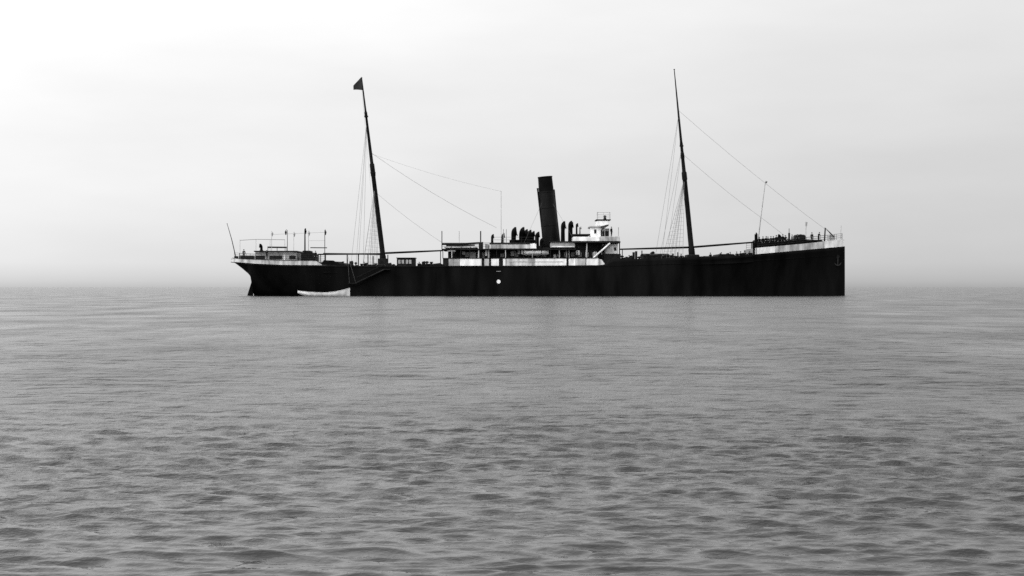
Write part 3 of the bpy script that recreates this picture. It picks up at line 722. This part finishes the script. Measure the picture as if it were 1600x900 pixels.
# ------------------------------------------------------------------ boats
def boat_meshes(L, W, dep, sheer_f, sheer_a, transom=0.0, rock=(.45, .45)):
    n = 26; outer, inner = [], []
    for i in range(n + 1):
        u = i / n
        hb = W / 2 * (1 - abs(2 * u - 1) ** 2.4) ** .8
        if u < .5: hb = max(hb, W / 2 * transom)
        hb = max(hb, .03)
        rise = (sheer_f * max(0, 2 * u - 1) ** 2 + sheer_a * max(0, 1 - 2 * u) ** 2)
        zk = dep * rock[u > .5] * (max(0, abs(2 * u - 1) - .35) / .65) ** 1.7
        zt = dep + rise
        sec = []
        for k in range(9):
            t = k / 8; ang = t * math.pi / 2
            sec.append((hb * math.sin(ang) ** .75, zk + (zt - zk) * (1 - math.cos(ang)) ** 1.05))
        x = -L / 2 + L * u
        full = [(x, -b, z) for b, z in sec[::-1]] + [(x, b, z) for b, z in sec[1:]]
        outer.append(full)
        inner.append([(x, y * .93, z * 1.0 + (.05 if k not in (0, len(full) - 1) else 0)) for k, (x, y, z) in enumerate(full)])
    q = MB(); q.grid(outer); q.grid([r[::-1] for r in inner])
    for r_o, r_i in zip((outer,), (inner,)):
        for side in (0, -1): q.grid([[r[side] for r in r_o], [r[side] for r in r_i]])
    for e in (0, -1): q.add(outer[e], [tuple(range(len(outer[e])))])
    return q, outer
def boat(name, loc, L, W, dep, sf, sa, transom=0.0, m='white', rz=0.0, nthw=5, rock=(.45, .45)):
    root = empty(name, loc, rz)
    q, o_ = boat_meshes(L, W, dep, sf, sa, transom, rock); q.build('hull', m, root, smooth=True)
    q = MB()
    for side, s in ((0, -1), (-1, 1)): q.tube([(r[side][0], r[side][1] - s * .01, r[side][2]) for r in o_], .045, 6)
    q.build('gunwale', 'cream' if m == 'white' else 'dark', root)
    for k in range(nthw):
        u = .18 + .64 * k / (nthw - 1); r = o_[int(u * 26)]; x = r[0][0]; hb = abs(r[0][1]) * .9
        q = MB(); q.box(x - .12, x + .12, -hb, hb, dep * .68, dep * .68 + .04); q.build('thwart', 'deck', root)
    q = MB(); q.tube([(r[8][0], 0, r[8][2] - .03) for r in o_], .05, 6); q.build('keel', m, root)
    return root
wb = P(506, 463, -BM - 2.6)
bo = boat('rowing_boat', (wb.x + XC, D + wb.y, -.2), 8.6, 1.9, .74, .8, .3, .06, rz=R(1.0), rock=(1.05, .12))
tag(bo, 'open white rowing boat lying alongside the black hull below the ladder', 'boat')
for sy in (-.35, .3):
    q = MB(); q.tube([(-2.6, sy, .66), (1.9, sy * 1.1, .74)], .03, 6); q.box(1.9, 2.7, sy * 1.1 - .06, sy * 1.1 + .06, .73, .76); q.build('oar', 'cream', bo)
def lifeboat(px, pyb, dy, L, label, m='white'):
    c = P(px, pyb, dy); z0 = c.z
    o = boat('lifeboat', (c.x + XC, D + dy, z0), L, 1.8, .62, .2, .2, 0.0, m)
    tag(o, label, 'lifeboat', 'boats stowed on the steamship')
    q = MB(); q.grid([[(-L / 2 * .86 + L * .86 * i / 12, y, .66 + .16 * (1 - (y / .8) ** 2) + .1 * abs(i / 6 - 1) ** 2) for y in (-.72 * w_, -.35 * w_, 0, .35 * w_, .72 * w_)] for i in range(13) for w_ in [math.sqrt(max(.05, 1 - abs(i / 6 - 1) ** 2.4))]])
    q.build('boat_cover', 'canvas' if m != 'white' else 'cream', o)
    return o
lifeboat(836, 398.6, -5.25, 4.6, 'small white lifeboat stowed at deck level below the funnel')
for px in (826, 846):
    c = P(px, 398.6, -5.25); q = MB(); q.box(c.x - .1, c.x + .1, -5.6, -4.9, PZ(415, -BM) - .05, c.z + .1); q.build('boat_chock', 'dark', ship)

# ------------------------------------------------------------------ flag at the mainmast head
q = MB(); rows = []
h0 = MB1 + Vector((-.12, 0, 0)); 
for i in range(9):
    u = i / 8; rows.append([])
    for k in range(7):
        v = k / 6
        top = P(566.3, 120); botm = P(567.6, 141); tip = P(553.5, 136)
        hoist = top.lerp(botm, v); fly = tip + Vector((0, 0, (.5 - v) * .7))
        p = hoist.lerp(fly, u); p.y = -.16 + .22 * math.sin(u * 5 + v * 1.4) * u; rows[-1].append(p + Vector((-.12, 0, -.15 * u * u)))
q.grid(rows); q.grid([[p + Vector((0, .02, 0)) for p in r[::-1]] for r in rows])
fo = q.build('masthead_flag', 'flag', None, loc=(XC, D, 0), smooth=True)
tag(fo, 'small dark flag drooping from the head of the mainmast', 'flag')

# ------------------------------------------------------------------ people on board
def person_mesh(pose):
    V = {}; E = []; Rr = {}
    def v(k, p, r): V[k] = p; Rr[k] = r
    v('pel', (0, 0, .95), (.155, .12)); v('waist', (0, .0, 1.1), (.14, .105)); v('chest', (0, 0, 1.32), (.175, .12)); v('neck', (0, 0, 1.5), (.06, .06)); v('head', (0.01, 0, 1.6), (.085, .078)); v('crown', (0.01, 0, 1.71), (.07, .065))
    E += [('pel', 'waist'), ('waist', 'chest'), ('chest', 'neck'), ('neck', 'head'), ('head', 'crown')]
    for s, n in ((-1, 'r'), (1, 'l')):
        st = .0 if pose != 'stride' else .2 * s
        v('hip' + n, (0, .1 * s, .88), (.1, .095)); v('knee' + n, (.04 + st * .5, .11 * s, .5), (.065, .06)); v('ank' + n, (-.02 + st, .11 * s, .1), (.045, .045)); v('toe' + n, (.17 + st, .13 * s, .04), (.042, .035))
        E += [('pel', 'hip' + n), ('hip' + n, 'knee' + n), ('knee' + n, 'ank' + n), ('ank' + n, 'toe' + n)]
        v('sh' + n, (0, .2 * s, 1.42), (.07, .065))
        if pose == 'lean': el, wr = (.12, .26 * s, 1.16), (.38, .22 * s, 1.08)
        elif pose == 'point' and s == 1: el, wr = (.2, .28, 1.36), (.45, .3, 1.42)
        else: el, wr = (-.02, .27 * s, 1.12), (.06, .28 * s, .88)
        v('el' + n, el, (.048, .046)); v('wr' + n, wr, (.034, .03)); d = (Vector(wr) - Vector(el)).normalized()
        v('hd' + n, tuple(Vector(wr) + d * .08), (.042, .026))
        E += [('chest', 'sh' + n), ('sh' + n, 'el' + n), ('el' + n, 'wr' + n), ('wr' + n, 'hd' + n)]
    keys = list(V); idx = {k: i for i, k in enumerate(keys)}
    if pose == 'lean':
        for k in keys:
            p = V[k]
            if p[2] > .95 and k not in ('wrr', 'wrl', 'hdr', 'hdl'): V[k] = (p[0] + (p[2] - .95) * .28, p[1], p[2] - (p[2] - .95) * .05)
    me = bpy.data.meshes.new('body_cage'); me.from_pydata([V[k] for k in keys], [(idx[a], idx[b]) for a, b in E], [])
    o = bpy.data.objects.new('body_cage', me); C.objects.link(o)
    o.modifiers.new('skin', 'SKIN'); 
    for i, k in enumerate(keys):
        sv = me.skin_vertices[0].data[i]; sv.radius = Rr[k]; sv.use_root = (k == 'pel')
    o.modifiers.new('sub', 'SUBSURF').levels = 1
    dg = bpy.context.evaluated_depsgraph_get(); ev = o.evaluated_get(dg); m2 = bpy.data.meshes.new_from_object(ev)
    bpy.data.objects.remove(o); bpy.data.meshes.remove(me)
    q = MB(); q.v = [tuple(x.co) for x in m2.vertices]; q.f = [tuple(p.vertices) for p in m2.polygons]
    q.m = []
    hz = V['neck'][2]; hands = [Vector(V['hdr']), Vector(V['hdl'])]
    for p in m2.polygons:
        c = p.center; q.m.append(1 if c.z > hz + .02 or min((c - h).length for h in hands) < .09 else 0)
    q.cur = 1
    for n in 'rl':                                # five fingers of unequal length, slightly curled
        h = Vector(V['hd' + n]); d = (h - Vector(V['wr' + n])).normalized(); side = Vector((0, 0, 1)).cross(d); side = side.normalized() if side.length > .1 else Vector((1, 0, 0)); nn = d.cross(side)
        for k, ln in enumerate((.07, .08, .075, .06)):
            a = h + side * (.03 - .02 * k) + d * .03; q.tube([a, a + d * ln * .6, a + d * ln + nn * .02], [.0095, .009, .007], 5)
        a = h + side * .035 - d * .03; q.tube([a, a + side * .03 + d * .03, a + side * .035 + d * .06], [.011, .01, .008], 5)
    hx, hzz = V['head'][0], V['head'][2]
    q.tube([(hx + .07, 0, hzz + .03), (hx + .1, 0, hzz - .01)], [.008, .016], 5)          # nose
    for s in (-1, 1): q.tube([(hx, s * .07, hzz + .03), (hx - .01, s * .095, hzz + .0)], [.03, .02], 6)
    q.cur = 0
    for s in (-1, 1): q.tube([(hx + .074, s * .03, hzz + .028), (hx + .084, s * .03, hzz + .028)], .01, 5)   # eyes
    q.tube([(hx + .07, -.025, hzz - .045), (hx + .078, 0, hzz - .047), (hx + .07, .025, hzz - .045)], .007, 5)  # mouth
    bpy.data.meshes.remove(m2)
    return q, V
PROTO = {}
for pose in ('stand', 'lean', 'stride', 'point'):
    q, V = person_mesh(pose); hx, hy_, hzz = V['crown']
    o = q.build('person', ('cloth', 'skin'), None, smooth=True)
    c = MB(); c.tube([(hx, 0, hzz - .035), (hx, 0, hzz + .05), (hx, 0, hzz + .075)], [.098, .11, .07], 12); c.box(hx + .06, hx + .17, -.07, .07, hzz - .04, hzz - .028)
    cp = c.build('cap', 'cloth', o)
    PROTO[pose] = (o, cp); 
used = set()
def person(pose, px, z, dy, rz, label, s=1.0, group=None):
    o, cp = PROTO[pose]
    if pose in used:
        o2 = o.copy(); C.objects.link(o2); c2 = cp.copy(); C.objects.link(c2); c2.parent = o2; o = o2
    used.add(pose)
    x = PX(px, dy); o.location = (x + XC, D + dy, z if z is not None else deck_z(x)); o.rotation_euler = (0, 0, R(rz)); o.scale = (s, s, s)
    tag(o, label, 'person', group)
    return o
gf, gw, gp, gb = 'people standing on the forecastle', 'people in the forward well deck', 'people on the poop', 'people on the bridge'
def fz(px, dy): return deck_z(PX(px, dy)) + .06
person('stand', 1268.5, None, -1.9, -70, 'person in dark clothes standing alone forward of the windlass at the bow', 1.02, gf)
crowd = ['%s person from the aft post in the dark crowd along the forecastle rail' % w_ for w_ in ('second', 'third', 'fourth', 'fifth', 'sixth', 'seventh', 'eighth', 'ninth')] + ['person in dark clothes striding towards the windlass on the forecastle']
crowd = iter(crowd)
for px, dy, pose, rz, lb in ((1186, -5.0, 'lean', -90, 'aftermost person in dark clothes at the forecastle rail, against the tall post'),
        (1192, -4.2, 'stand', -60, next(crowd)), (1196.5, -5.0, 'lean', -80, next(crowd)), (1200, -4.6, 'stand', -120, next(crowd)), (1204.5, -4.1, 'stand', -60, next(crowd)),
        (1208, -4.7, 'lean', -90, next(crowd)), (1213, -4.6, 'stand', -100, next(crowd)), (1223, -4.3, 'stand', -70, next(crowd)), (1227.5, -4.0, 'stand', -110, next(crowd)),
        (1237.5, -3.6, 'stride', 0, next(crowd)),
        (1246, -3.2, 'lean', -90, 'person in dark clothes bent over the rail beside the dark windlass'),
        (1279, -1.5, 'lean', -60, 'foremost person in dark clothes, bent over gear near the anchor crane')):
    person(pose, px, fz(px, dy), dy, rz, lb, rng.uniform(.94, 1.05), gf)
for px, dy, pose, rz, lb in ((1127, -4.8, 'stand', -90, 'person at the bulwark beside the dark locker forward of the foremast'),
        (1151, -5.0, 'stand', -80, 'aftermost of the people by the bulwark just abaft the forecastle'),
        (1157, -4.6, 'point', -60, 'person with one arm raised by the bulwark abaft the forecastle'),
        (1164, -5.0, 'stand', -110, 'foremost of the people by the bulwark just abaft the forecastle'),
        (1171, -4.7, 'lean', -90, 'person leaning on the bulwark right at the break of the forecastle'),
        (1052, -5.3, 'stand', -90, 'person standing at the bulwark under the foremast shrouds'),
        (1064, -5.4, 'lean', -90, 'person leaning on the bulwark just abaft the foremast'),
        (1110, -5.1, 'stand', -70, 'person standing alone at the bulwark forward of the foremast, abaft the dark locker'),
        (1036, -5.2, 'lean', -90, 'person leaning on the bulwark before the covered forward hatch'),
        (983, -5.2, 'stand', -100, 'person standing at the bulwark just forward of the bridge front'),
        (1141, -4.4, 'stride', 180, 'person walking aft along the forward well deck by the dark locker')):
    x = PX(px, dy); person(pose, px, deck_z(x) + .05, dy, rz, lb, 1.0, gw)
for px, dy, pose, rz, lb in ((569, -5.2, 'stand', -90, 'person at the bulwark above the ladder, under the mainmast shrouds'), (655, -5.0, 'stand', -70, 'person at the bulwark between the slatted winch house and the midship deck')):
    x = PX(px, dy); person(pose, px, deck_z(x) + .05, dy, rz, lb, 1.0, 'people in the after well deck')
person('stand', 955.2, PZ(370.5, -4.2), -4.2, -40, 'person in dark clothes on watch on the bridge under the grey awning', .98, gb)
for px, pose, rz, lb in ((381, 'stand', -90, 'aftermost person in dark clothes on the poop beside the ensign staff'),
        (417, 'lean', -90, 'person leaning on the poop rail before the grey deckhouse'),
        (493, 'stand', -60, 'person in dark clothes at the forward end of the poop')):
    dy = -2.2 if px < 390 else -4.6
    person(pose, px, fz(px, dy), dy, rz, lb, .95, gp)
